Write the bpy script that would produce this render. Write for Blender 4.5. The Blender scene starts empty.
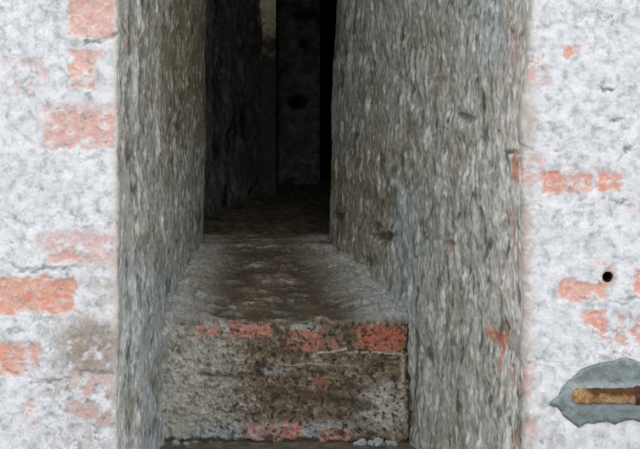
import bpy, bmesh, math, random
import numpy as np
from mathutils import Vector

random.seed(4); rng = np.random.default_rng(7)
sc = bpy.context.scene
COL = sc.collection

# ------------------------------------------------------------------ frame of reference
F = 1034.0            # focal length in photo pixels
CX, CY = 250.0, 150.0 # principal point of the (cropped) photograph
Y0, Y1, Y2, Y3 = 1.5, 1.95, 2.45, 4.3   # wall face, sill face, inner throat, end wall
ZC = (443 - CY) / F * Y1                # eye height above the ledge at the foot of the sill

def wx(px, Y): return (px - CX) / F * Y
def wz(py, Y): return ZC + (CY - py) / F * Y
def pix(P):
    return CX + P[..., 0] / P[..., 1] * F, CY - (P[..., 2] - ZC) / P[..., 1] * F

# ------------------------------------------------------------------ noise
def _hash(ix, iy, iz, seed):
    h = (ix * 374761393 + iy * 668265263 + iz * 2147483647 + seed * 974711) & 0xffffffff
    h = ((h ^ (h >> 13)) * 1274126177) & 0xffffffff
    h = ((h ^ (h >> 16)) * 2246822519) & 0xffffffff
    return (h ^ (h >> 15)) & 0xffff
def vnoise(P, seed=0):
    i = np.floor(P).astype(np.int64); f = P - i
    u = f * f * f * (f * (f * 6 - 15) + 10)
    out = 0
    for dx in (0, 1):
        wx_ = u[..., 0] if dx else 1 - u[..., 0]
        for dy in (0, 1):
            wy_ = u[..., 1] if dy else 1 - u[..., 1]
            for dz in (0, 1):
                wz_ = u[..., 2] if dz else 1 - u[..., 2]
                h = _hash(i[..., 0] + dx, i[..., 1] + dy, i[..., 2] + dz, seed)
                # gradient noise from the hash
                gx = ((h & 31) / 15.5 - 1); gy = (((h >> 5) & 31) / 15.5 - 1); gz = (((h >> 10) & 31) / 15.5 - 1)
                d = gx * (f[..., 0] - dx) + gy * (f[..., 1] - dy) + gz * (f[..., 2] - dz)
                out = out + wx_ * wy_ * wz_ * d
    return out * 1.25
def fbm(P, size, seed=0, octs=3, gain=0.5, stretch=(1, 1, 1)):
    Q = P / (size * np.array(stretch)); s = 0; a = 1.0; t = 0
    for k in range(octs):
        s = s + a * vnoise(Q + 17.3 * k, seed + 31 * k); t += a
        a *= gain; Q = Q * 2.03
    return s / t * 1.6
def sstep(a, b, x):
    t = np.clip((x - a) / (b - a), 0, 1); return t * t * (3 - 2 * t)

# ------------------------------------------------------------------ mesh from a displaced grid, closed into a solid
def grid_obj(name, P, N, D, attrs, mat, back=None, parent=None, kind='structure'):
    """P,N (nu,nv,3) surface and outward normals, D displacement; back = vector that gives the slab its thickness"""
    V = P + N * D[..., None]
    nu, nv = V.shape[:2]
    n = nu * nv
    idx = np.arange(n).reshape(nu, nv)
    quads = np.stack([idx[:-1, :-1], idx[1:, :-1], idx[1:, 1:], idx[:-1, 1:]], -1).reshape(-1, 4)
    # orient by wanted normal
    a = V.reshape(-1, 3)[quads]
    fn = np.cross(a[:, 1] - a[:, 0], a[:, 2] - a[:, 0]).sum(0)
    flip = (fn * N.reshape(-1, 3).mean(0)).sum() < 0
    if flip: quads = quads[:, ::-1]
    verts = V.reshape(-1, 3); faces = quads
    if back is not None:
        loop = np.concatenate([idx[:, 0], idx[-1, 1:], idx[-2::-1, -1], idx[0, -2:0:-1]])
        if flip: loop = loop[::-1]
        bv = verts[loop] + np.asarray(back)
        m = len(loop); b = n + np.arange(m)
        side = np.stack([loop, b, np.roll(b, -1), np.roll(loop, -1)], -1)[:, ::-1]
        side = side[:, ::-1]
        verts = np.concatenate([verts, bv]); faces = np.concatenate([faces, side])
        cap = b[::-1]
    me = bpy.data.meshes.new(name)
    nf = len(faces)
    loops = faces.reshape(-1); starts = np.arange(nf) * 4; tot = np.full(nf, 4)
    if back is not None:
        loops = np.concatenate([loops, cap]); starts = np.append(starts, nf * 4); tot = np.append(tot, len(cap)); nf += 1
    me.vertices.add(len(verts)); me.vertices.foreach_set('co', verts.astype(np.float32).ravel())
    me.loops.add(len(loops)); me.loops.foreach_set('vertex_index', loops.astype(np.int32))
    me.polygons.add(nf); me.polygons.foreach_set('loop_start', starts.astype(np.int32))
    me.polygons.foreach_set('loop_total', tot.astype(np.int32))
    sm = np.zeros(nf, bool); sm[:len(quads)] = True
    me.polygons.foreach_set('use_smooth', sm)
    me.update(calc_edges=True); me.validate()
    for k, A in attrs.items():
        at = me.attributes.new(k, 'FLOAT', 'POINT')
        vals = np.zeros(len(verts), np.float32); vals[:n] = np.clip(A, 0, 1).ravel()
        at.data.foreach_set('value', vals)
    me.materials.append(mat)
    o = bpy.data.objects.new(name, me); COL.objects.link(o)
    if kind: o['kind'] = kind
    if parent: o.parent = parent
    return o

# ------------------------------------------------------------------ materials
def lin(c):
    return tuple(((v / 255) / 12.92 if v / 255 <= 0.04045 else ((v / 255 + 0.055) / 1.055) ** 2.4) for v in c) + (1,)
def material(name, tones, scale, layers=(), bump=0.3, bump_scale=300, rough=0.9, spec=0.25, detail=6, fine=None, metallic=0, zs=1.0):
    """tones: [(position, sRGB)] over a noise; layers: (mask attribute, sRGB a, sRGB b, noise scale)"""
    m = bpy.data.materials.new(name); m.use_nodes = True
    nt = m.node_tree; N = nt.nodes; L = nt.links; N.clear()
    out = N.new('ShaderNodeOutputMaterial'); bs = N.new('ShaderNodeBsdfPrincipled')
    L.new(bs.outputs[0], out.inputs[0])
    tc = N.new('ShaderNodeTexCoord')
    def noise(sc_, det=6, rgh=0.6, dist=0.0):
        n = N.new('ShaderNodeTexNoise'); n.inputs['Scale'].default_value = sc_; n.inputs['Detail'].default_value = det
        n.inputs['Roughness'].default_value = rgh; n.inputs['Distortion'].default_value = dist
        if zs != 1.0:
            mp = N.new('ShaderNodeMapping'); mp.inputs['Scale'].default_value = (1, 1, zs)
            L.new(tc.outputs['Object'], mp.inputs['Vector']); L.new(mp.outputs[0], n.inputs['Vector'])
        else: L.new(tc.outputs['Object'], n.inputs['Vector'])
        return n
    def ramp(src, stops):
        r = N.new('ShaderNodeValToRGB'); e = r.color_ramp.elements
        while len(e) < len(stops): e.new(0.5)
        for k, (p, c) in enumerate(stops): e[k].position = p; e[k].color = lin(c)
        L.new(src, r.inputs[0]); return r.outputs[0]
    col = ramp(noise(scale, detail, 0.65, 0.3).outputs['Fac'], tones)
    for (attr, ca, cb, s) in layers:
        at = N.new('ShaderNodeAttribute'); at.attribute_name = attr
        lc = ramp(noise(s, 5, 0.65).outputs['Fac'], [(0.33, ca), (0.67, cb)])
        mx = N.new('ShaderNodeMix'); mx.data_type = 'RGBA'
        L.new(at.outputs['Fac'], mx.inputs['Factor']); L.new(col, mx.inputs['A']); L.new(lc, mx.inputs['B'])
        col = mx.outputs['Result']
    if fine:   # fine grain of the surface: grit lighter and darker than the ground tone
        fs, lo, hi = fine
        f = noise(fs, 3, 0.6)
        mr = N.new('ShaderNodeMapRange'); mr.inputs[1].default_value = 0.3; mr.inputs[2].default_value = 0.7
        mr.inputs[3].default_value = lo; mr.inputs[4].default_value = hi
        L.new(f.outputs['Fac'], mr.inputs[0])
        vm = N.new('ShaderNodeVectorMath'); vm.operation = 'SCALE'
        L.new(col, vm.inputs[0]); L.new(mr.outputs[0], vm.inputs['Scale']); col = vm.outputs[0]
    L.new(col, bs.inputs['Base Color'])
    bs.inputs['Roughness'].default_value = rough; bs.inputs['Specular IOR Level'].default_value = spec
    bs.inputs['Metallic'].default_value = metallic
    if bump:
        bn = N.new('ShaderNodeBump'); bn.inputs['Strength'].default_value = bump; bn.inputs['Distance'].default_value = 0.003
        L.new(noise(bump_scale, 5, 0.6).outputs['Fac'], bn.inputs['Height']); L.new(bn.outputs[0], bs.inputs['Normal'])
    return m

M_white = material('limewashed_brick',
    [(0.30, (166, 171, 175)), (0.42, (208, 212, 216)), (0.53, (231, 233, 238)), (0.72, (242, 243, 247))], 62,
    [('cream', (224, 216, 206), (210, 203, 197), 60),
     ('stain', (146, 130, 118), (186, 175, 164), 90),
     ('brick', (226, 150, 126), (234, 184, 166), 75),
     ('pink', (230, 196, 188), (212, 164, 156), 90),
     ('grime_shade', (116, 122, 120), (156, 160, 157), 120),
     ('reveal', (140, 139, 130), (206, 205, 198), 90)],
    bump=0.25, bump_scale=200, fine=(230, 0.90, 1.06))
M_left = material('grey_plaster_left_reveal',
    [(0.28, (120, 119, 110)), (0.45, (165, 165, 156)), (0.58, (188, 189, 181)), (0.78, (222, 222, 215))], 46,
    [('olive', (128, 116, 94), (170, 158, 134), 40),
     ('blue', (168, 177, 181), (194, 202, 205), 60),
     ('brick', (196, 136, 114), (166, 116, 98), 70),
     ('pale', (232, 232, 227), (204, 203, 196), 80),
     ('grime_shade', (62, 63, 58), (92, 91, 84), 80)],
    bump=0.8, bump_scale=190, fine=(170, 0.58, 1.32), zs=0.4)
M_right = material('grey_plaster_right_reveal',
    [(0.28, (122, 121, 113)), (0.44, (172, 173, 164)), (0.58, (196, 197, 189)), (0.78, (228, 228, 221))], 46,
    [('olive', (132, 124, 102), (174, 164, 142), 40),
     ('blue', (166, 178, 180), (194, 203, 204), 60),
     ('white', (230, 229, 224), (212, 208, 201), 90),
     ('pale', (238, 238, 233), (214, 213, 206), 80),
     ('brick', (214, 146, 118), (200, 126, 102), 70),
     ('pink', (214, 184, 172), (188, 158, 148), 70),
     ('grime_shade', (64, 64, 58), (96, 94, 86), 80)],
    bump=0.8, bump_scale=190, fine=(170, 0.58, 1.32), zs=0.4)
M_sill = material('old_mortar_and_brick',
    [(0.28, (84, 77, 65)), (0.42, (132, 124, 109)), (0.55, (162, 157, 144)), (0.75, (206, 202, 190))], 60,
    [('brown', (92, 78, 62), (140, 121, 97), 70),
     ('pale', (210, 208, 198), (174, 171, 160), 90),
     ('greyblue', (182, 189, 190), (156, 162, 161), 80),
     ('brick', (196, 124, 98), (168, 98, 78), 90),
     ('pink', (216, 146, 132), (184, 122, 112), 110),
     ('lime', (224, 219, 206), (196, 189, 174), 120),
     ('grime_shade', (50, 45, 37), (76, 69, 58), 90)],
    bump=0.9, bump_scale=200, fine=(200, 0.70, 1.25))
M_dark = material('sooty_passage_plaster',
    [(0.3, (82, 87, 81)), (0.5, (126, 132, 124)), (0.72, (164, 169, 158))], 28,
    [('grime_shade', (24, 25, 23), (44, 45, 42), 60)], bump=0.6, bump_scale=120, fine=(90, 0.7, 1.3))
M_unlit = material('unlit_black_plaster', [(0.3, (30, 31, 30)), (0.7, (46, 47, 45))], 20, bump=0.4, bump_scale=100)  # near-black colour carries the darkness of the unlit gap
M_strip = material('lit_corner_plaster',
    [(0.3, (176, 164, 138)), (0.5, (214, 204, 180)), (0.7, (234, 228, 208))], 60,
    [('warm_fade', (122, 80, 46), (90, 62, 40), 60), ('grime_shade', (78, 80, 74), (104, 106, 98), 60)], bump=0.6, bump_scale=160, fine=(140, 0.7, 1.2))  # pale tones and the layers paint in the strip's lit top
M_floor = material('trodden_mortar_floor',
    [(0.3, (70, 63, 50)), (0.5, (108, 98, 80)), (0.7, (140, 130, 108))], 26,
    [('grime_shade', (40, 35, 28), (60, 54, 44), 50)], bump=0.7, bump_scale=140, fine=(110, 0.65, 1.35))
M_ground = material('dusty_ledge', [(0.3, (76, 70, 60)), (0.5, (112, 104, 92)), (0.7, (140, 132, 118))], 40, bump=0.6, bump_scale=160, fine=(200, 0.7, 1.3))
M_ceil = material('ceiling_plaster', [(0.3, (110, 108, 102)), (0.7, (150, 148, 140))], 30, bump=0.5, bump_scale=120)
M_cement = material('grey_cement',
    [(0.3, (108, 120, 118)), (0.5, (128, 140, 139)), (0.7, (148, 158, 158))], 70,
    [('light', (176, 186, 192), (150, 161, 166), 90), ('grime_shade', (104, 114, 108), (128, 138, 132), 120)], bump=0.5, bump_scale=260, fine=(380, 0.86, 1.12))
M_rust = material('rusted_iron',
    [(0.28, (112, 78, 46)), (0.45, (158, 118, 78)), (0.58, (184, 146, 104)), (0.75, (214, 184, 146))], 110,
    [('grime_shade', (50, 30, 18), (92, 58, 32), 160)], bump=0.8, bump_scale=420, rough=0.8, spec=0.35, fine=(300, 0.75, 1.25))
M_rustdark = material('dark_rusted_iron', [(0.3, (34, 20, 15)), (0.5, (62, 34, 22)), (0.75, (120, 74, 48))], 150, bump=0.8, bump_scale=420, rough=0.65, spec=0.5)
M_hole = material('black_rusty_hole', [(0.3, (20, 14, 11)), (0.7, (44, 30, 22))], 200, bump=0.4)
M_crumb = material('pale_mortar_crumb', [(0.3, (150, 156, 158)), (0.6, (204, 208, 208)), (0.8, (226, 228, 226))], 140, bump=0.6, bump_scale=300, fine=(400, 0.8, 1.15))

# ------------------------------------------------------------------ painted-on wear and shade: masks laid out on the surface
def warp(px, py, P, amt, size, seed):
    return px + amt * fbm(P, size, seed, 3), py + amt * fbm(P, size, seed + 7, 3)
def rect(px, py, r, soft):
    x0, y0, x1, y1 = r
    d = np.maximum(np.maximum(x0 - px, px - x1), np.maximum(y0 - py, py - y1))
    return sstep(soft, -soft, d)
def blob(px, py, cx, cy, rx, ry, soft=0.35):
    d = np.sqrt(((px - cx) / rx) ** 2 + ((py - cy) / ry) ** 2)
    return sstep(1 + soft, 1 - soft, d)
def stroke(px, py, x0, y0, x1, y1, w):
    dx, dy = x1 - x0, y1 - y0; L2 = dx * dx + dy * dy
    t = np.clip(((px - x0) * dx + (py - y0) * dy) / L2, 0, 1)
    d = np.hypot(px - x0 - t * dx, py - y0 - t * dy)
    return sstep(w * 1.5, w * 0.4, d)

# ------------------------------------------------------------------ plan of the splayed opening
ZB, ZT = -0.02, 1.9
def e_left(z):   # where the left reveal meets the wall face
    return wx(118 + 0 * z, Y0)
def e_right(z):
    py = CY - (z - ZC) / Y0 * F
    return wx(np.interp(py, [-400, 0, 60, 120, 200, 300, 449, 700], [531, 529, 526, 521, 521, 524, 523, 523]), Y0)
def x2_left(z):
    py = CY - (z - ZC) / Y2 * F
    return wx(np.interp(py, [-250, 0, 60, 150, 235, 400], [208, 207.5, 205.5, 206, 203, 203]), Y2)
def x2_right(z):
    py = CY - (z - ZC) / Y2 * F
    return wx(np.interp(py, [-250, 0, 60, 110, 150, 235, 400], [338, 336.5, 333, 330, 330.5, 328, 327]), Y2)
RL, RR, RI = 0.009, 0.009, 0.03

zs_f = np.concatenate([np.arange(ZB, 0.10, 0.006), np.arange(0.10, 0.79, 0.0014), np.arange(0.79, ZT, 0.02)])
PATCH = [(543,404),(550,400),(556,395),(560,388),(565,381),(573,374),(580,367),(588,364),(600,360.5),(612,359.5),(622,355.5),(632,357),(642,361),(660,362),(684,370),(697,390),(692,411),(672,423),(652,421),(640,423),(628,420.5),(617,426),(608,423),(598,425),(587,426),(578,430.5),(570,424),(562,418),(556,409)]
def poly_sdf(px, py, pts):
    """signed distance, negative inside"""
    best = np.full(px.shape, 1e9); inside = np.zeros(px.shape, bool)
    for (x0, y0), (x1, y1) in zip(pts, pts[1:] + pts[:1]):
        dx, dy = x1 - x0, y1 - y0
        t = np.clip(((px - x0) * dx + (py - y0) * dy) / (dx * dx + dy * dy), 0, 1)
        best = np.minimum(best, np.hypot(px - x0 - t * dx, py - y0 - t * dy))
        c = ((y0 > py) != (y1 > py)) & (px < (x1 - x0) * (py - y0) / (y1 - y0 + 1e-9) + x0)
        inside ^= c
    return np.where(inside, -best, best)
BAR = (571, 386.5, 690, 403.5)

def wall_front(name, sgn, r, efun, smax):
    arc = np.linspace(0, math.pi / 2, 16)
    fine = np.arange(0.0013, 0.30, 0.0014); coarse = np.arange(0.31, smax, 0.02)
    flat = np.concatenate([fine, coarse])
    Z = zs_f
    e = efun(Z)
    P = np.zeros((len(arc) + len(flat), len(Z), 3)); N = np.zeros_like(P)
    for i, th in enumerate(arc):
        P[i, :, 0] = e + sgn * r - sgn * r * math.cos(th); P[i, :, 1] = Y0 + r - r * math.sin(th); P[i, :, 2] = Z
        N[i, :] = (-sgn * math.cos(th), -math.sin(th), 0)
    for k, s in enumerate(flat):
        i = len(arc) + k
        P[i, :, 0] = e + sgn * (r + s); P[i, :, 1] = Y0; P[i, :, 2] = Z; N[i, :] = (0, -1, 0)
    px, py = CX + P[..., 0] / Y0 * F, CY - (P[..., 2] - ZC) / Y0 * F
    wpx, wpy = warp(px, py, P, 5, 0.022, 11)
    wpx, wpy = warp(wpx, wpy, P, 2.6, 0.006, 15)
    flake = 0.5 + 0.5 * fbm(P, 0.018, 21, 4, 0.65)      # patchiness of the remaining limewash
    patchy = lambda lo, hi: sstep(lo, hi, flake)
    D = 0.0045 * fbm(P, 0.08, 1, 3, 0.42) + 0.0007 * fbm(P, 0.014, 2, 3, 0.55)
    brick = 0 * px; pink = 0 * px; grime_shade = 0 * px; stain = 0 * px; cream = 0 * px; dent = 0 * px
    mx = np.maximum
    if sgn < 0:
        for rc, a, lo, hi in [((69, -6, 114, 37), .72, .0, .40), ((69, 49, 97, 90), .72, .25, .55), ((86, 50, 104, 60), .6, .2, .5),
                      ((54, 112, 117, 148), .62, .15, .6), ((44, 126, 70, 147), .6, .3, .6),
                      ((-40, 278, 75, 314), .95, .02, .35), ((-30, 344, 26, 374), 1, .1, .45), ((26, 345, 41, 366), .7, .3, .6),
                      ((23, 404, 44, 426), .8, .35, .6), ((53, 254, 77, 262), .75, .2, .5), ((120, 20, 125, 45), .5, .2, .5)]:
            brick = mx(brick, a * rect(wpx, wpy, rc, 3.2) * patchy(lo, hi))
        for rc, a, lo, hi in [((42, 104, 117, 149), .55, .1, .5), ((46, 233, 113, 262), .85, .2, .6), ((110, 222, 117, 266), .7, .2, .6), ((6, 58, 50, 93), .55, .40, .65), ((26, 394, 52, 404), .6, .35, .6),
                      ((66, 372, 112, 424), .6, .42, .66), ((36, 234, 42, 250), .7, .2, .5), ((70, -10, 116, 40), .3, .1, .5)]:
            pink = mx(pink, a * rect(wpx, wpy, rc, 5) * patchy(lo, hi))
        for (a, b, c, d, w, s) in [(84, 43, 100, 40, 2, .7), (98, 40, 114, 34, 2, .7), (12, 266, 40, 272, 2.5, .55), (30, 272, 72, 268, 2.5, .6), (70, 268, 92, 268, 2, .3),
                              (10, 334, 24, 331, 2, .4), (2, 368, 40, 383, 2, .4), (30, 383, 70, 380, 2.2, .6), (64, 380, 70, 396, 3.5, .75), (82, 374, 112, 372, 2, .55),
                              (55, 0, 60, 32, 4, .35), (46, 148, 47, 175, 2, .3), (14, 128, 26, 138, 2, .3), (60, 218, 80, 224, 2, .25), (44, 225, 62, 214, 2, .3), (0, 216, 26, 226, 2, .25),
                              (56, 40, 78, 44, 3, .35), (50, 150, 68, 146, 2, .4), (88, 150, 112, 150, 2, .25)]:
            q = stroke(wpx, wpy, a, b, c, d, w) * s; grime_shade = mx(grime_shade, q * (.55 + .6 * patchy(.3, .6))); dent = mx(dent, q)
        stain = mx(1.0 * blob(wpx, wpy, 90, 348, 34, 32, .6) * patchy(.25, .5), .8 * blob(wpx, wpy, 96, 408, 26, 42, .6) * patchy(.35, .6))
        stain = mx(stain, .5 * rect(wpx, wpy, (84, 264, 116, 330), 10) * patchy(.35, .65))
        cream = sstep(108, 116, px) * .6
        reveal = sstep(115.0, 118.5, px + 1.5 * fbm(P, 0.02, 71, 3))
    else:
        for rc, a, lo, hi in [((543, 173, 561, 195), 1, .05, .4), ((558, 174, 592, 193), .8, .15, .55), ((598, 174, 622, 192), .9, .15, .45),
                      ((559, 281, 606, 301), .85, .05, .4), ((635, 270, 665, 294), .85, .1, .4), ((583, 312, 606, 325), .85, .2, .5), ((590, 322, 614, 338), .9, .3, .55)]:
            brick = mx(brick, a * rect(wpx, wpy, rc, 2.6) * patchy(lo, hi))
        for (cx, cy, rx, ry, a) in [(569, 53, 6, 6, .95), (577, 47, 5, 4, .7), (519, 168, 3, 12, .6)]:
            brick = mx(brick, a * blob(wpx, wpy, cx, cy, rx, ry))
        for rc, a, lo, hi in [((526, 58, 552, 84), .75, .38, .62), ((518, 156, 545, 186), .75, .25, .55), ((594, 259, 612, 266), .6, .2, .5), ((607, 262, 614, 280), .6, .1, .4),
                      ((610, 316, 660, 356), 1, .44, .58), ((512, 362, 532, 400), .9, .2, .55), ((512, 422, 536, 438), .8, .2, .55), ((520, 240, 530, 345), .5, .3, .6), ((626, 205, 650, 214), .4, .2, .6), ((518, 212, 528, 235), .5, .2, .6), ((562, 168, 625, 176), .4, .3, .6)]:
            pink = mx(pink, a * rect(wpx, wpy, rc, 4) * patchy(lo, hi))
        for (cx, cy, rx, ry, a) in [(609, 89, 7, 2.5, .8), (617, 121, 6, 3, .75), (598, 131, 7, 3, .5), (629, 149, 4, 4, .8), (624, 129, 6, 2.5, .4), (622, 200, 7, 2.5, .7), (560, 150, 7, 1.8, .5),
                              (588, 206, 8, 2.2, .4), (632, 298, 9, 2.5, .6), (622, 302, 8, 2, .45), (600, 112, 4, 6, .35), (565, 78, 3, 6, .35), (610, 55, 2, 8, .3), (546, 146, 4, 3, .4), (524, 148, 8, 2, .5), (595, 134, 3, 6, .4)]:
            q = a * blob(wpx, wpy, cx, cy, rx, ry, .5); grime_shade = mx(grime_shade, q); dent = mx(dent, q)  # shade of the dents painted into the colour, the relief being faint
        cream = mx(.8 * blob(wpx, wpy, 522, 122, 16, 34, .5), .45 * sstep(545, 522, px))
        stain = .5 * sstep(541, 524, px + 5 * fbm(P, .03, 77, 3)) * patchy(.38, .62) + .35 * rect(wpx, wpy, (534, 395, 600, 460), 20) * patchy(.45, .65)
        edge = np.interp(py, [-400, 0, 60, 120, 200, 300, 449], [533, 531, 528, 522, 523, 526, 525])
        reveal = sstep(4, -3, px - edge + 8 * fbm(P, 0.03, 71, 4, .6, (1, 1, 1.8))) * .9
    # faint grey veins all over the limewash
    vein = np.abs(fbm(P, 0.05, 41, 4, 0.6)); v2 = np.abs(fbm(P, 0.022, 47, 4, .6))
    zone = patchy(.35, .65)
    grime_shade = mx(grime_shade, .42 * sstep(.05, .0, vein) * sstep(.0, .25, fbm(P, .09, 43, 3)))
    grime_shade = mx(grime_shade, .28 * sstep(.06, .0, v2) * sstep(-.1, .3, fbm(P, .06, 49, 3)))
    grime_shade = mx(grime_shade, .55 * sstep(.36, .5, fbm(P, .011, 53, 3, .6)) * sstep(-.05, .3, fbm(P, .10, 57, 3)))
    fleck = sstep(.16, .36, fbm(P, .0075, 61, 3, .65)); brick = brick * (1 - .4 * fleck) * (.78 + .3 * patchy(.3, .6)); pink = pink * (1 - .4 * fleck)
    if sgn < 0:
        low = rect(px, py, (40, 318, 118, 470), 18)
        stain = mx(stain, .55 * low * sstep(.0, .3, fbm(P, .016, 63, 4, .65))); grime_shade = mx(grime_shade, .7 * low * sstep(.22, .42, fbm(P, .010, 65, 3, .65)))
    grime_shade = grime_shade * (.55 + .6 * sstep(-.25, .2, fbm(P, .009, 67, 3, .6))); dent = dent * (.35 + .5 * sstep(-.2, .25, fbm(P, .012, 69, 3, .6)))
    D = D - 0.0022 * np.clip(brick + .6 * pink, 0, 1) - 0.004 * dent
    if sgn > 0:
        pd = poly_sdf(px, py, PATCH)
        D = D - 0.020 * sstep(-2, -5, pd) - 0.03 * rect(px, py, (BAR[0] - 2, BAR[1] - 2, BAR[2] + 2, BAR[3] + 2), 1.5)
        D = D - 0.05 * sstep(5.2, 4.3, np.hypot(px - 608, py - 277))
        stain = mx(stain, .9 * blob(px, py, 609, 277, 7, 7, .5)); 
    at = dict(brick=brick, pink=pink, grime_shade=grime_shade, stain=stain, cream=cream, reveal=reveal)
    return grid_obj(name, P, N, D, at, M_white, back=(0, 0.22, 0))

wl = wall_front('wall_left', -1, RL, e_left, 1.15)
wr = wall_front('wall_right', 1, RR, e_right, 1.25)

# ------------------------------------------------------------------ reveals (rough plaster running back to the throat)
def reveal(name, sgn, r, efun, x2fun, xmid, mat):
    ys = [Y0 + r]
    while ys[-1] < Y2 - RI: ys.append(ys[-1] + 0.0018 * ys[-1] / 1.5)
    ys = np.array(ys); ys[-1] = Y2 - RI
    Z = np.concatenate([np.arange(ZB - 0.03, 0.08, 0.006), np.arange(0.08, 0.94, 0.0020), np.arange(0.94, 1.56, 0.012)])
    arc = np.linspace(0, math.pi / 2, 10)[1:]; ret = np.linspace(0.02, 0.14, 6)
    nu = len(ys) + len(arc) + len(ret)
    P = np.zeros((nu, len(Z), 3)); N = np.zeros_like(P)
    e = efun(Z); x2 = x2fun(Z)
    yb = Y2 - RI
    xm = xmid + 0 * Z
    for i, y in enumerate(ys):   # parabola through front edge, mid point, throat
        t0, t1, t2 = Y0 + r, Y1, yb
        x = e * (y - t1) * (y - t2) / ((t0 - t1) * (t0 - t2)) + xm * (y - t0) * (y - t2) / ((t1 - t0) * (t1 - t2)) + x2 * (y - t0) * (y - t1) / ((t2 - t0) * (t2 - t1))
        P[i, :, 0] = x; P[i, :, 1] = y; P[i, :, 2] = Z; N[i, :] = (-sgn, 0, 0)
    k = len(ys)
    for th in arc:
        P[k, :, 0] = x2 + sgn * RI * (1 - math.cos(th)); P[k, :, 1] = yb + RI * math.sin(th); P[k, :, 2] = Z
        N[k, :] = (-sgn * math.cos(th), math.sin(th), 0); k += 1
    for d in ret:
        P[k, :, 0] = x2 + sgn * (RI + d); P[k, :, 1] = Y2; P[k, :, 2] = Z; N[k, :] = (0, 1, 0); k += 1
    px, py = pix(P)
    lump = fbm(P, 0.11, 101, 3)
    st = (1, 1.0, 2.6); rough_ = fbm(P, 0.020, 103, 4, 0.62, (1, 1, 3.2)); grain = fbm(P, 0.008, 107, 3, 0.6, (1, 1, 3.2))
    D = 0.009 * lump + 0.0080 * rough_ + 0.0030 * grain
    fade = sstep(Y0 + r, Y0 + r + .05, P[..., 1]); D = D * (.35 + .65 * fade) * (.25 + .75 * sstep(Y2, Y2 - .16, P[..., 1]))
    mxx = np.maximum
    wpx, wpy = warp(px, py, P, 4, 0.05, 131)
    flake = 0.5 + 0.5 * fbm(P, 0.035, 121, 4, 0.65)
    grime_shade = .8 * sstep(.18, .55, -rough_) ; grime_shade = mxx(grime_shade, .5 * sstep(.25, .6, fbm(P, .05, 141, 4, .6)))
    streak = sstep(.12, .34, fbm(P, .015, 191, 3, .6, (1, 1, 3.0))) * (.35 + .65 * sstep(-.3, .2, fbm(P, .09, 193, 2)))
    grime_shade = mxx(grime_shade, .75 * sstep(.22, .48, fbm(P, .014, 195, 3, .6, (1, 1, 3.0))) * sstep(-.25, .2, fbm(P, .1, 197, 2)))
    at = {}
    if sgn < 0:
        olive = .9 * sstep(150, 178, wpx) * sstep(190, 90, wpy) + .3 * sstep(-.1, .4, fbm(P, .12, 151, 3))
        blue = .95 * sstep(220, 300, wpy) * sstep(-.45, .1, fbm(P, .1, 157, 3)) + .3 * sstep(150, 120, px) * sstep(0, .4, fbm(P, .08, 153, 3))
        pale = .8 * sstep(.25, .5, fbm(P, .028, 161, 4, .6)) * sstep(150, 122, px) + .6 * sstep(.35, .6, fbm(P, .03, 163, 4, .6))
        brick = .8 * blob(wpx, wpy, 124, 36, 3, 14, .5) * sstep(.35, .6, flake) + .45 * blob(wpx, wpy, 160, 60, 5, 60, .6) * sstep(.5, .7, flake) + .5 * blob(wpx, wpy, 124, 130, 3, 30) * sstep(.5, .65, flake)
        # the long groove just inside the corner, with its pale lip
        gx = 129 + 2.5 * fbm(P[..., 2:3] * np.array([1, 0, 0]) + .1, .12, 171, 3)
        gr = sstep(3.6, .5, np.abs(px - gx)) * sstep(-.5, .1, fbm(P, .12, 173, 2)); D = D - .008 * gr; grime_shade = mxx(grime_shade, .8 * gr)
        lip = sstep(3.2, .5, np.abs(px - gx - 5)); pale = mxx(mxx(pale, .8 * streak), .9 * lip * sstep(.3, .55, flake)); D = D + .004 * lip
        for (a, b, c, d, w_, q_) in [(143, -20, 139, 150, 1.7, .8), (139, 150, 136, 260, 1.2, .5), (126, 150, 125, 310, 1.5, .7), (167, -10, 165, 70, 1.3, .5), (125, 100, 127, 150, 1.2, .5)]:
            q = q_ * stroke(px + 2 * fbm(P, .03, 175, 3, .6, (1, 1, 3)), py, a, b, c, d, w_); grime_shade = mxx(grime_shade, q); D = D - .007 * q
        for (a, b, c, d, w_, q_) in [(134, 50, 131, 110, 1.8, .9), (131, 180, 130, 320, 1.6, .7), (122, 300, 122, 470, 2.5, .6)]:
            pale = mxx(pale, q_ * stroke(px, py, a, b, c, d, w_) * sstep(.25, .5, flake))
        at = dict(olive=olive, blue=blue, pale=pale, brick=brick, grime_shade=grime_shade)
    else:
        olive = .65 * blob(wpx, wpy, 375, 205, 42, 60, .6) + .5 * blob(wpx, wpy, 440, 100, 60, 70, .6) * sstep(-.2, .4, fbm(P, .1, 151, 3)) + .7 * sstep(352, 336, px) * sstep(-.1, .3, fbm(P, .08, 155, 3)) + .25 * sstep(0, .4, fbm(P, .12, 159, 3))
        blue = .8 * blob(wpx, wpy, 408, 250, 16, 70, .6) + .6 * blob(wpx, wpy, 495, 25, 30, 50, .6) + .5 * sstep(310, 360, wpy) * sstep(-.1, .3, fbm(P, .1, 157, 3)) + .3 * sstep(.1, .5, fbm(P, .15, 158, 3))
        edge = np.interp(py, [-400, 0, 60, 120, 200, 300, 449], [528, 526, 520, 506, 504, 510, 512])
        white = .9 * sstep(-22, 8, px - edge + 16 * fbm(P, .03, 181, 4, .6, (1, 1, 2.5))) * sstep(.2, .5, flake) + .5 * sstep(.25, .5, fbm(P, .026, 163, 4, .6)) * sstep(400, 500, px) + .35 * sstep(.4, .6, fbm(P, .03, 165, 4))
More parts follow.
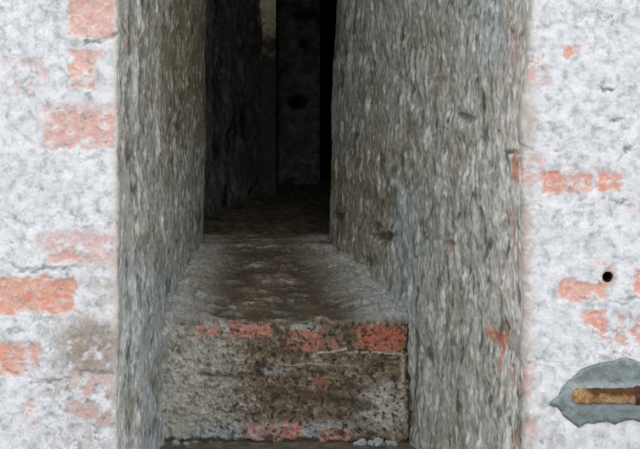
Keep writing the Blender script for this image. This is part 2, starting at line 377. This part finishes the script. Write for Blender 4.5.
        brick = .95 * blob(wpx, wpy, 496, 336, 9, 6, .4) * sstep(.3, .5, flake) + .8 * stroke(px, py, 505, 321, 498, 352, 1.6) + .7 * stroke(px, py, 499, 345, 498, 372, 1.3) + .8 * blob(wpx, wpy, 516, 168, 4, 14, .5)
        pink = .9 * sstep(494, 514, wpx) * sstep(.06, .3, fbm(P, .025, 183, 4, .6, (1, 1, 2.5))) + .6 * blob(wpx, wpy, 450, 246, 6, 6, .5)
        for (cx, cy, rx, ry, a) in [(383, 236, 9, 4, 1), (376, 226, 5, 5, .8), (452, 243, 7, 3, .7), (337, 218, 5, 4, .8), (505, 224, 2.5, 7, .8), (512, 152, 7, 2, .6), (468, 118, 6, 5, .5), (371, 192, 5, 14, .55), (419, 100, 4, 9, .4), (438, 68, 3, 8, .5)]:
            q = a * blob(wpx, wpy, cx, cy, rx, ry, .5); grime_shade = mxx(grime_shade, .8 * q); D = D - .012 * q
        grime_shade = mxx(grime_shade, .7 * stroke(px, py, 417, 330, 411, 460, 1.5)); D = D - .006 * stroke(px, py, 428, 320, 427, 460, 2.0)
        at = dict(olive=olive, blue=blue, white=white, pale=.9 * streak, brick=brick, pink=pink, grime_shade=grime_shade)
    return grid_obj(name, P, N, D, at, mat, back=(sgn * 0.08, 0, 0))

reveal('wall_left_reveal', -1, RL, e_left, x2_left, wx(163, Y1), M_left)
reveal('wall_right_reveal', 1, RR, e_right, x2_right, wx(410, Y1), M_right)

# ------------------------------------------------------------------ sill: rough front face with broken brick courses, sloping top
def sill():
    zt1, zt2 = wz(321, Y1), wz(236, Y2)
    re = 0.016
    prof = []; nrm = []
    for z in np.arange(-0.04, zt1 - re, 0.0017): prof.append((Y1, z)); nrm.append((-1, 0))
    sl = math.atan2(zt2 - zt1, Y2 - Y1)
    for th in np.linspace(0, math.pi / 2 - sl, 9):
        prof.append((Y1 + re - re * math.cos(th), zt1 - re + re * math.sin(th))); nrm.append((-math.cos(th), math.sin(th)))
    y, z = prof[-1]
    while y < Y2 + 0.02:
        y += 0.0019; prof.append((y, zt1 + (y - Y1 - re) * math.tan(sl))); nrm.append((-math.sin(sl), math.cos(sl)))
    xs = np.arange(-0.215, 0.36, 0.0018)
    prof = np.array(prof); nrm = np.array(nrm)
    P = np.zeros((len(prof), len(xs), 3)); N = np.zeros_like(P)
    P[..., 0] = xs[None, :]; P[..., 1] = prof[:, 0:1]; P[..., 2] = prof[:, 1:2]
    N[..., 1] = nrm[:, 0:1]; N[..., 2] = nrm[:, 1:2]
    px, py = pix(P)
    face = sstep(.35, .75, -N[..., 1]); top = 1 - face
    wpx, wpy = warp(px, py, P, 4.5, 0.03, 211); wpx, wpy = warp(wpx, wpy, P, 2.4, 0.009, 215)
    flake = 0.5 + 0.5 * fbm(P, 0.020, 221, 4, 0.65)
    mxx = np.maximum
    r1 = fbm(P, 0.026, 201, 4, 0.65); r2 = fbm(P, 0.009, 203, 3, 0.6); r3 = fbm(P, .10, 205, 3)
    D = .006 * r3 + .0050 * r1 + .0032 * r2
    # mortar heaped along both sides of the top, trodden hollow in the middle
    xl = P[..., 0] + .165 - .10 * (P[..., 1] - Y1); xr = .30 - .21 * (P[..., 1] - Y1) - P[..., 0]
    side = np.maximum(sstep(.13, .0, xl + .03 * r3), sstep(.15, .0, xr + .03 * r3))
    D = D + top * (.020 * side * sstep(Y2, Y2 - .3, P[..., 1]) + .010 * side * r1)
    # layered steps across the top
    st = sstep(-.05, .45, fbm(P, .028, 231, 4, .6, (4, 1, 1)))
    D = D + top * (1 - side) * .008 * st
    brick = 0 * px; pink = 0 * px; lime = 0 * px; gb = 0 * px; brown = 0 * px; pale = 0 * px; grime_shade = 0 * px
    for rc, a, lo, hi in [((358, 327, 407, 352), .95, .0, .3), ((284, 331, 326, 350), .55, .3, .55), ((308, 378, 330, 396), .5, .35, .6)]:
        brick = mxx(brick, a * rect(wpx, wpy, rc, 2) * sstep(lo, hi, flake) * face)
    for rc, a, lo, hi in [((229, 323, 273, 337), .95, .1, .42), ((198, 326, 221, 337), .8, .25, .5), ((286, 330, 322, 350), .6, .42, .6), ((280, 423, 302, 441), .95, .1, .4), ((244, 424, 276, 441), .8, .2, .5), ((322, 428, 350, 442), .9, .2, .5), ((330, 338, 342, 350), .5, .3, .6)]:
        pink = mxx(pink, a * rect(wpx, wpy, rc, 2.5) * sstep(lo, hi, flake) * (face > .2))
    for (a, b, c, d, w, s) in [(318, 353, 346, 349, .9, .75), (346, 352, 408, 354, .9, .8), (280, 364, 330, 364, .7, .6), (330, 365, 352, 366, .7, .35), (403, 352, 402, 420, 1.6, .5), (280, 328, 318, 331, 1.4, .5)]:
        q = s * stroke(.3 * wpx + .7 * px, .3 * wpy + .7 * py, a, b, c, d, w); lime = mxx(lime, q); D = D + .0012 * q * face
    lime = mxx(lime, .75 * face * sstep(.16, .36, fbm(P, .0085, 241, 3, .65)) * (.30 + .70 * sstep(330, 190, px)))
    grime_shade = .95 * face * sstep(.14, .36, fbm(P, .0095, 247, 3, .65)) * (.35 + .65 * sstep(180, 250, px))
    pale = face * (1.0 * sstep(270, 180, wpx) * sstep(.25, .5, flake) + .85 * blob(wpx, wpy, 382, 408, 24, 24, .6) * sstep(.25, .5, flake)) + top * .95 * side * sstep(Y2 + .03, Y2 - .10, P[..., 1])
    gb = face * (.9 * rect(wpx, wpy, (190, 423, 352, 441), 6) * sstep(.2, .45, flake) + .7 * blob(wpx, wpy, 272, 370, 16, 3.5, .5)) + .7 * blob(wpx, wpy, 305, 327, 16, 3, .4) + top * (.75 * sstep(285, 320, py) * sstep(.1, .0, xl + 0 * px) + .75 * sstep(270, 310, py) * sstep(.12, .03, xr)) 
    pale = mxx(pale, top * (1 - side) * .7 * sstep(.12, .36, fbm(P, .014, 251, 3, .65, (3.5, 1.2, 1))))
    brown = top * (1 - side) * .8 + face * .95 * sstep(190, 260, px + 40 * r3) * sstep(.25, .45, flake)
    grime_shade = mxx(mxx(grime_shade, .85 * face * sstep(.22, .5, -r1) * (.45 + .55 * sstep(190, 250, px))), top * .7 * sstep(.1, .5, -r1) * (1 - .6 * side))
    grime_shade = mxx(grime_shade, top * (1 - side) * .6 * (1 - st))
    for (a, b, c, d, w, s) in [(200, 374, 262, 376, 2, .6), (296, 372, 330, 374, 1.5, .5), (165, 441, 412, 445, 3.2, .9), (409, 330, 410, 450, 2.2, .95), (210, 410, 250, 414, 2, .4), (346, 330, 350, 348, 4, .5), (332, 400, 366, 408, 6, .7), (262, 392, 330, 398, 7, .55), (330, 388, 372, 390, 4, .5), (346, 328, 352, 350, 4, .5), (250, 350, 300, 352, 4, .45), (180, 322, 200, 323, 3, .6), (276, 324, 284, 346, 3, .6), (370, 434, 378, 436, 2.5, .7)]:
        q = s * stroke(wpx, wpy, a, b, c, d, w) * face; grime_shade = mxx(grime_shade, q); D = D - .005 * q
    D = D * (1 - .8 * top * sstep(Y2 - .10, Y2 + .0, P[..., 1]))
    return grid_obj('sill_wall', P, N, D, dict(brick=brick, pink=pink, lime=lime, greyblue=gb, brown=brown, pale=pale, grime_shade=grime_shade), M_sill, back=(0, 0.25, -0.25))
sill()

# ------------------------------------------------------------------ the passage behind the throat
def flat_grid(name, A, B, zs, n, thick, mat, nor, dispf, maskf, step=0.008):
    A = np.array(A); B = np.array(B); L = np.linalg.norm(B - A); t = np.linspace(0, 1, max(3, int(L / step)))
    P = np.zeros((len(t), len(zs), 3)); P[..., :2] = (A + (B - A) * t[:, None])[:, None, :]; P[..., 2] = zs[None, :]
    N = np.zeros_like(P); N[...] = nor
    return grid_obj(name, P, N, dispf(P), maskf(P), mat, back=tuple(-thick * np.array(nor)))
zsp = np.arange(0.22, 1.56, 0.007)
YS = 3.75
sxl, sxr = wx(262, YS), wx(276, YS)
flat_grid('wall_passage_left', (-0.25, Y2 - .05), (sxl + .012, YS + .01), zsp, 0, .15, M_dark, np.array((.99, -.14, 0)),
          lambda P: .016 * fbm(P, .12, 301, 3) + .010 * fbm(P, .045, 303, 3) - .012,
          lambda P: dict(grime_shade=.9 * sstep(.1, .5, fbm(P, .09, 305, 4, .6, (1, 1, 2)))))
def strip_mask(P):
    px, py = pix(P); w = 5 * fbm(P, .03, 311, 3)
    return dict(warm_fade=.9 * rect(px + w, py + w, (255, 38, 285, 52), 5), grime_shade=mxs(sstep(50, 58, py + w), .7 * sstep(.25, .5, fbm(P, .025, 313, 3))))  # light patch painted in: warm fade at its edge, dark below; random dirt
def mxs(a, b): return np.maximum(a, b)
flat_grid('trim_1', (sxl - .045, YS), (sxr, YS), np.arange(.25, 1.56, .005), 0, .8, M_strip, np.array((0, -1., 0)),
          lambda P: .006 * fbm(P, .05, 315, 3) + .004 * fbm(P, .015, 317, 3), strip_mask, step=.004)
def back_disp(P):
    px, py = pix(P)
    return .02 * fbm(P, .14, 321, 3) + .012 * fbm(P, .05, 323, 3) - .09 * blob(px + 3 * fbm(P, .03, 325, 2), py, 297, 102, 8, 6, .4) - .02 * blob(px, py, 308, 40, 5, 5)
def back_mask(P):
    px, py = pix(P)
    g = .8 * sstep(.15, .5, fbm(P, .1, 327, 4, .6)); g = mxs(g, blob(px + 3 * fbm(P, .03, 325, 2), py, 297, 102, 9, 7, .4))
    g = mxs(g, .9 * blob(px, py, 306, 14, 16, 7, .5)); g = mxs(g, .9 * sstep(281, 277, px)); g = mxs(g, .9 * blob(px, py, 303, 44, 5, 5)); return dict(grime_shade=g)  # dark band next to the strip paints in a shadow gap
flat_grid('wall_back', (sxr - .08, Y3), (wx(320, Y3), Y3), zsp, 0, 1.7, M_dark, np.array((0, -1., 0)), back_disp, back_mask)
z0 = lambda P: 0 * P[..., 0]
flat_grid('wall_passage_end', (-.4, 5.9), (1.1, 5.9), np.arange(.2, 1.6, .05), 0, .15, M_unlit, np.array((0, -1., 0)), lambda P: .01 * fbm(P, .2, 331, 2), lambda P: {}, step=.05)
flat_grid('wall_passage_right', (.50, Y2 - .08), (.85, 6.0), np.arange(.2, 1.6, .05), 0, .15, M_unlit, np.array((-1., 0, 0)), lambda P: .01 * fbm(P, .2, 333, 2), lambda P: {}, step=.05)
flat_grid('wall_throat_right', (.54, Y2 - .01), (.27, Y2 - .01), np.arange(.2, 1.6, .05), 0, .05, M_unlit, np.array((0, 1., 0)), lambda P: 0 * P[..., 0] - .03, lambda P: {}, step=.05)

# passage floor, rising gently
def passage_floor():
    ys = np.arange(Y2 - .04, 6.0, .01); xs = np.arange(-.45, 1.05, .009)
    P = np.zeros((len(ys), len(xs), 3)); P[..., 0] = xs[None]; P[..., 1] = ys[:, None]
    za = wz(236, Y2) - .004; zb = wz(184, Y3)
    P[..., 2] = za + (np.minimum(ys, Y3)[:, None] - Y2) / (Y3 - Y2) * (zb - za)
    N = np.zeros_like(P); N[..., 2] = 1
    r = fbm(P, .08, 341, 4, .6)
    D = .022 * r + .006 * fbm(P, .02, 343, 2)
    D = D * sstep(Y2 - .04, Y2 + .12, P[..., 1]) - .006
    return grid_obj('floor_passage', P, N, D, dict(grime_shade=.85 * sstep(.0, .45, -r)), M_floor, back=(0, 0, -.2))
passage_floor()

# ground / ledge in front, and the head of the opening
def ground():
    ys = np.concatenate([np.arange(-2.5, 1.7, .1), np.arange(1.7, 1.99, .003)]); xs = np.concatenate([np.arange(-1.35, -.25, .1), np.arange(-.25, .45, .004), np.arange(.45, 1.7, .1)])
    P = np.zeros((len(ys), len(xs), 3)); P[..., 0] = xs[None]; P[..., 1] = ys[:, None]
    N = np.zeros_like(P); N[..., 2] = 1
    D = .003 * fbm(P, .05, 351, 3) + .0015 * fbm(P, .012, 353, 2)
    return grid_obj('floor', P, N, D, {}, M_ground, back=(0, 0, -.12))
ground()
def head():
    xs = np.arange(-1.35, 1.7, .05); ys = np.arange(Y0 + .005, 6.05, .05)
    P = np.zeros((len(xs), len(ys), 3)); P[..., 0] = xs[:, None]; P[..., 1] = ys[None]; P[..., 2] = 1.52
    N = np.zeros_like(P); N[..., 2] = -1
    return grid_obj('ceiling', P, N, .008 * fbm(P, .2, 361, 3), {}, M_ceil, back=(0, 0, .38))
head()

# ------------------------------------------------------------------ cement patch with a slot, and the rusty bar bedded in it
def tag(o, label, cat, group=None):
    o['label'] = label; o['category'] = cat
    if group: o['group'] = group
def patch():
    xs = np.arange(540, 700, .9); ys = np.arange(352, 434, .9)
    X, Yp = np.meshgrid(xs, ys, indexing='ij')
    P = np.stack([wx(X, Y0), 0 * X + Y0, wz(Yp, Y0)], -1)
    sd = poly_sdf(X, Yp, PATCH) + 1.3 * fbm(P, .012, 401, 3) + 1.4 * fbm(P, .0045, 407, 2)
    slot = rect(X, Yp, (BAR[0] + 4, BAR[1] + 3.5, BAR[2] - 4, BAR[3] - 3.5), 1)
    d = .0035 + .0022 * fbm(P, .03, 403, 3) + .0008 * fbm(P, .008, 405, 2)
    lipz = np.maximum(0, 1 - np.abs(Yp - 395) / 17)
    d = d + .002 * lipz - .0065 * sstep(-5, 0.3, sd) - .017 * slot
    P[..., 1] -= d
    keep = sd < 0
    cells = keep[:-1, :-1] & keep[1:, :-1] & keep[1:, 1:] & keep[:-1, 1:]
    bm = bmesh.new(); vt = {}
    def v(i, j):
        if (i, j) not in vt: vt[(i, j)] = bm.verts.new(P[i, j])
        return vt[(i, j)]
    for i, j in zip(*np.nonzero(cells)):
        f = bm.faces.new((v(i, j), v(i, j + 1), v(i + 1, j + 1), v(i + 1, j))); f.smooth = True
    bm.normal_update()
    be = [e for e in bm.edges if e.is_boundary]
    ex = bmesh.ops.extrude_edge_only(bm, edges=be)
    for q in ex['geom']:
        if isinstance(q, bmesh.types.BMVert): q.co.y = Y0 + .019
    bot = [e for e in bm.edges if e.is_boundary]
    bmesh.ops.holes_fill(bm, edges=bot, sides=0)
    bmesh.ops.recalc_face_normals(bm, faces=bm.faces)
    me = bpy.data.meshes.new('cement_patch'); bm.to_mesh(me); bm.free()
    co = np.zeros(len(me.vertices) * 3, np.float32); me.vertices.foreach_get('co', co); co = co.reshape(-1, 3).astype(float)
    qx = CX + co[:, 0] / Y0 * F; qy = CY - (co[:, 2] - ZC) / Y0 * F
    lt = .95 * sstep(17, 10, np.abs(qy - 395 + 2 * fbm(co, .02, 411, 3))) * sstep(560, 572, qx) + .25 * sstep(.1, .5, fbm(co, .02, 413, 3))
    gm = .8 * sstep(.2, .5, fbm(co, .012, 415, 3))
    for k, A in (('light', lt), ('grime_shade', gm)):
        a = me.attributes.new(k, 'FLOAT', 'POINT'); a.data.foreach_set('value', np.clip(A, 0, 1).astype(np.float32))
    me.materials.append(M_cement)
    o = bpy.data.objects.new('cement_patch', me); COL.objects.link(o)
    tag(o, 'grey cement patch smeared on the white wall around the rusty iron bar', 'cement patch')
patch()

def section_bar(name, x0, x1, cz, cy, hh, hd, mat, parent, nseg=60, ns=28, amp=.0011, sq=3.2, seed=1, endr=None):
    """rounded-rectangle bar along X with corroded surface"""
    ts = np.linspace(0, 1, nseg); rows = []
    endr = endr or hh * .9
    L = x1 - x0
    ring = []
    for t in ts:
        x = x0 + L * t; d = min(t, 1 - t) * L
        k = 1.0 if d > endr else math.sqrt(max(0.0, 1 - (1 - d / endr) ** 2)) * .7 + .3
        ring.append([(x, cy + hd * k * math.copysign(abs(math.cos(a)) ** (2 / sq), math.cos(a)), cz + hh * k * math.copysign(abs(math.sin(a)) ** (2 / sq), math.sin(a))) for a in np.linspace(0, 2 * math.pi, ns, endpoint=False)])
    R = np.array(ring)
    C = np.array([0, cy, cz]); dirn = R - C; dirn[..., 0] = 0; dirn /= np.linalg.norm(dirn, axis=-1, keepdims=True) + 1e-9
    R = R + dirn * (amp * fbm(R, .018, seed, 3) + amp * .6 * fbm(R, .006, seed + 3, 2))[..., None]
    bm = bmesh.new()
    V = [[bm.verts.new(tuple(p)) for p in row] for row in R]
    for i in range(nseg - 1):
        for j in range(ns):
            f = bm.faces.new((V[i][j], V[i][(j + 1) % ns], V[i + 1][(j + 1) % ns], V[i + 1][j])); f.smooth = True
    bm.faces.new(V[0]); bm.faces.new(V[-1])
    bmesh.ops.recalc_face_normals(bm, faces=bm.faces)
    me = bpy.data.meshes.new(name); bm.to_mesh(me); bm.free()
    co = np.zeros(len(me.vertices) * 3, np.float32); me.vertices.foreach_get('co', co); co = co.reshape(-1, 3).astype(float)
    up = sstep(cz + .0015, cz + .005, co[:, 2] + .005 * fbm(co, .016, seed + 9, 4)) * sstep(x0 + .004, x0 + .03, co[:, 0] + .01 * fbm(co, .01, seed + 11, 2))  # upper half of the section coloured darker, except at the left end
    g = np.maximum(.95 * up, .8 * sstep(.2, .5, fbm(co, .015, seed + 5, 3)))
    a = me.attributes.new('grime_shade', 'FLOAT', 'POINT'); a.data.foreach_set('value', np.clip(g, 0, 1).astype(np.float32))
    me.materials.append(mat)
    o = bpy.data.objects.new(name, me); COL.objects.link(o); o.parent = parent
    return o
bar = bpy.data.objects.new('rusty_iron_bar', None); COL.objects.link(bar)
bar.location = (0, 0, 0)
tag(bar, 'rusty brown iron bar lying level in the grey cement patch', 'iron bar')
bz = wz(395, Y0); m1 = 1.5 / F
section_bar('shaft', wx(571, Y0), wx(688, Y0), bz, Y0 - .004, 7.7 * m1, .0105, M_rust, bar, nseg=110, seed=501)
section_bar('collar', wx(631, Y0), wx(643, Y0), bz + .0005, Y0 - .005, 9.4 * m1, .0135, M_rustdark, bar, nseg=16, seed=521, sq=2.4, endr=.006)

# the bolt hole in the right wall: a dark lining set into the wall
def hole():
    bm = bmesh.new(); cx, cz = wx(608, Y0), wz(277, Y0); n = 24
    prof = [(.0068, .0016), (.0056, .0030), (.0050, .010), (.0044, .030), (.0030, .038)]
    rings = [[bm.verts.new((cx + r * (1 + .08 * math.sin(3 * a + k)) * math.cos(a), Y0 + y, cz + 1.15 * r * math.sin(a))) for a in np.linspace(0, 2 * math.pi, n, endpoint=False)] for k, (r, y) in enumerate(prof)]
    for A, B in zip(rings, rings[1:]):
        for j in range(n): f = bm.faces.new((A[j], A[(j + 1) % n], B[(j + 1) % n], B[j])); f.smooth = True
    bm.faces.new(rings[-1])
    me = bpy.data.meshes.new('bolt_hole'); bm.to_mesh(me); bm.free(); me.materials.append(M_hole)
    o = bpy.data.objects.new('bolt_hole', me); COL.objects.link(o); o.parent = wr
    o['label'] = 'small round black hole with a rusty rim'
hole()

# loose crumbs of mortar on the ledge at the foot of the sill
def crumb_mesh(seed):
    bm = bmesh.new(); bmesh.ops.create_icosphere(bm, subdivisions=3, radius=1)
    co = np.array([v.co[:] for v in bm.verts])
    d = 1 + .6 * fbm(co + seed * 3.1, .8, seed, 3)
    for v, k in zip(bm.verts, d): v.co = Vector((v.co.x * k * 1.05, v.co.y * k, max(v.co.z * k * .85, -.45)))
    for f in bm.faces: f.smooth = False
    me = bpy.data.meshes.new('mortar_crumb'); bm.to_mesh(me); bm.free(); me.materials.append(M_crumb); return me
crumbs = [crumb_mesh(s) for s in (601, 602, 603)]
for k, (px, Yc, s) in enumerate([(362, Y1 - 0.015, .0085), (371, Y1 - 0.017, .0065), (379, Y1 - 0.016, .0095), (388, Y1 - 0.014, .006), (356, Y1 - 0.016, .005), (394, Y1 - 0.018, .0055), (176, Y1 - 0.016, .007), (186, Y1 - 0.018, .005)]):
    o = bpy.data.objects.new('mortar_crumb', crumbs[k % 3]); COL.objects.link(o)
    o.location = (wx(px, Yc), Yc, .45 * s + .001); o.scale = (s, s, s); o.rotation_euler = (0, 0, k * 1.7)
    tag(o, ('pale crumb of mortar on the ledge at the right foot of the brick sill' if px > 300 else 'greyish crumb of mortar on the ledge at the left foot of the brick sill'), 'mortar crumb',
        'mortar crumbs at the right foot of the sill' if px > 300 else 'mortar crumbs at the left foot of the sill')

# ------------------------------------------------------------------ light: overcast sky in front of the wall
w = bpy.data.worlds.new('overcast'); sc.world = w; w.use_nodes = True
nt = w.node_tree; bg = nt.nodes['Background']
tc = nt.nodes.new('ShaderNodeTexCoord'); sp = nt.nodes.new('ShaderNodeSeparateXYZ'); rp = nt.nodes.new('ShaderNodeValToRGB')
nt.links.new(tc.outputs['Generated'], sp.inputs[0])
mr = nt.nodes.new('ShaderNodeMapRange'); mr.inputs[1].default_value = -1; mr.inputs[2].default_value = 1
nt.links.new(sp.outputs['Z'], mr.inputs[0]); nt.links.new(mr.outputs[0], rp.inputs[0])
e = rp.color_ramp.elements
e[0].position = 0.40; e[0].color = (.30, .29, .27, 1); e[1].position = 1.0; e[1].color = (1.0, 1.01, 1.03, 1)
q = e.new(0.52); q.color = (.88, .90, .93, 1)
nt.links.new(rp.outputs[0], bg.inputs['Color']); bg.inputs['Strength'].default_value = 1.0

# added spot high in the passage, standing in for daylight on the corner strip
sp_l = bpy.data.lights.new('added_strip_spot', 'SPOT'); sp_l.energy = 0.5; sp_l.spot_size = math.radians(13); sp_l.spot_blend = .5; sp_l.shadow_soft_size = .01; sp_l.color = (1, .95, .85)
so = bpy.data.objects.new('added_strip_spot', sp_l); COL.objects.link(so)
so.location = (wx(269, YS) + .02, YS - .36, ZC + .93)
tgt = Vector((wx(268, YS), YS, ZC + .52)); so.rotation_euler = (tgt - so.location).to_track_quat('-Z', 'Y').to_euler()

# ------------------------------------------------------------------ camera
cd = bpy.data.cameras.new('camera'); cam = bpy.data.objects.new('camera', cd); COL.objects.link(cam)
cam.location = (0, 0, ZC); cam.rotation_euler = (math.pi / 2, 0, 0)
cd.sensor_width = 36; cd.lens = F * 36 / 640
cd.shift_x = (320 - CX) / 640; cd.shift_y = -(224.5 - CY) / 640
cd.clip_start = .05
sc.camera = cam
vs = sc.view_settings; vs.view_transform = 'Standard'; vs.look = 'None'; vs.gamma = 1; vs.use_curve_mapping = False; vs.exposure = 0.75
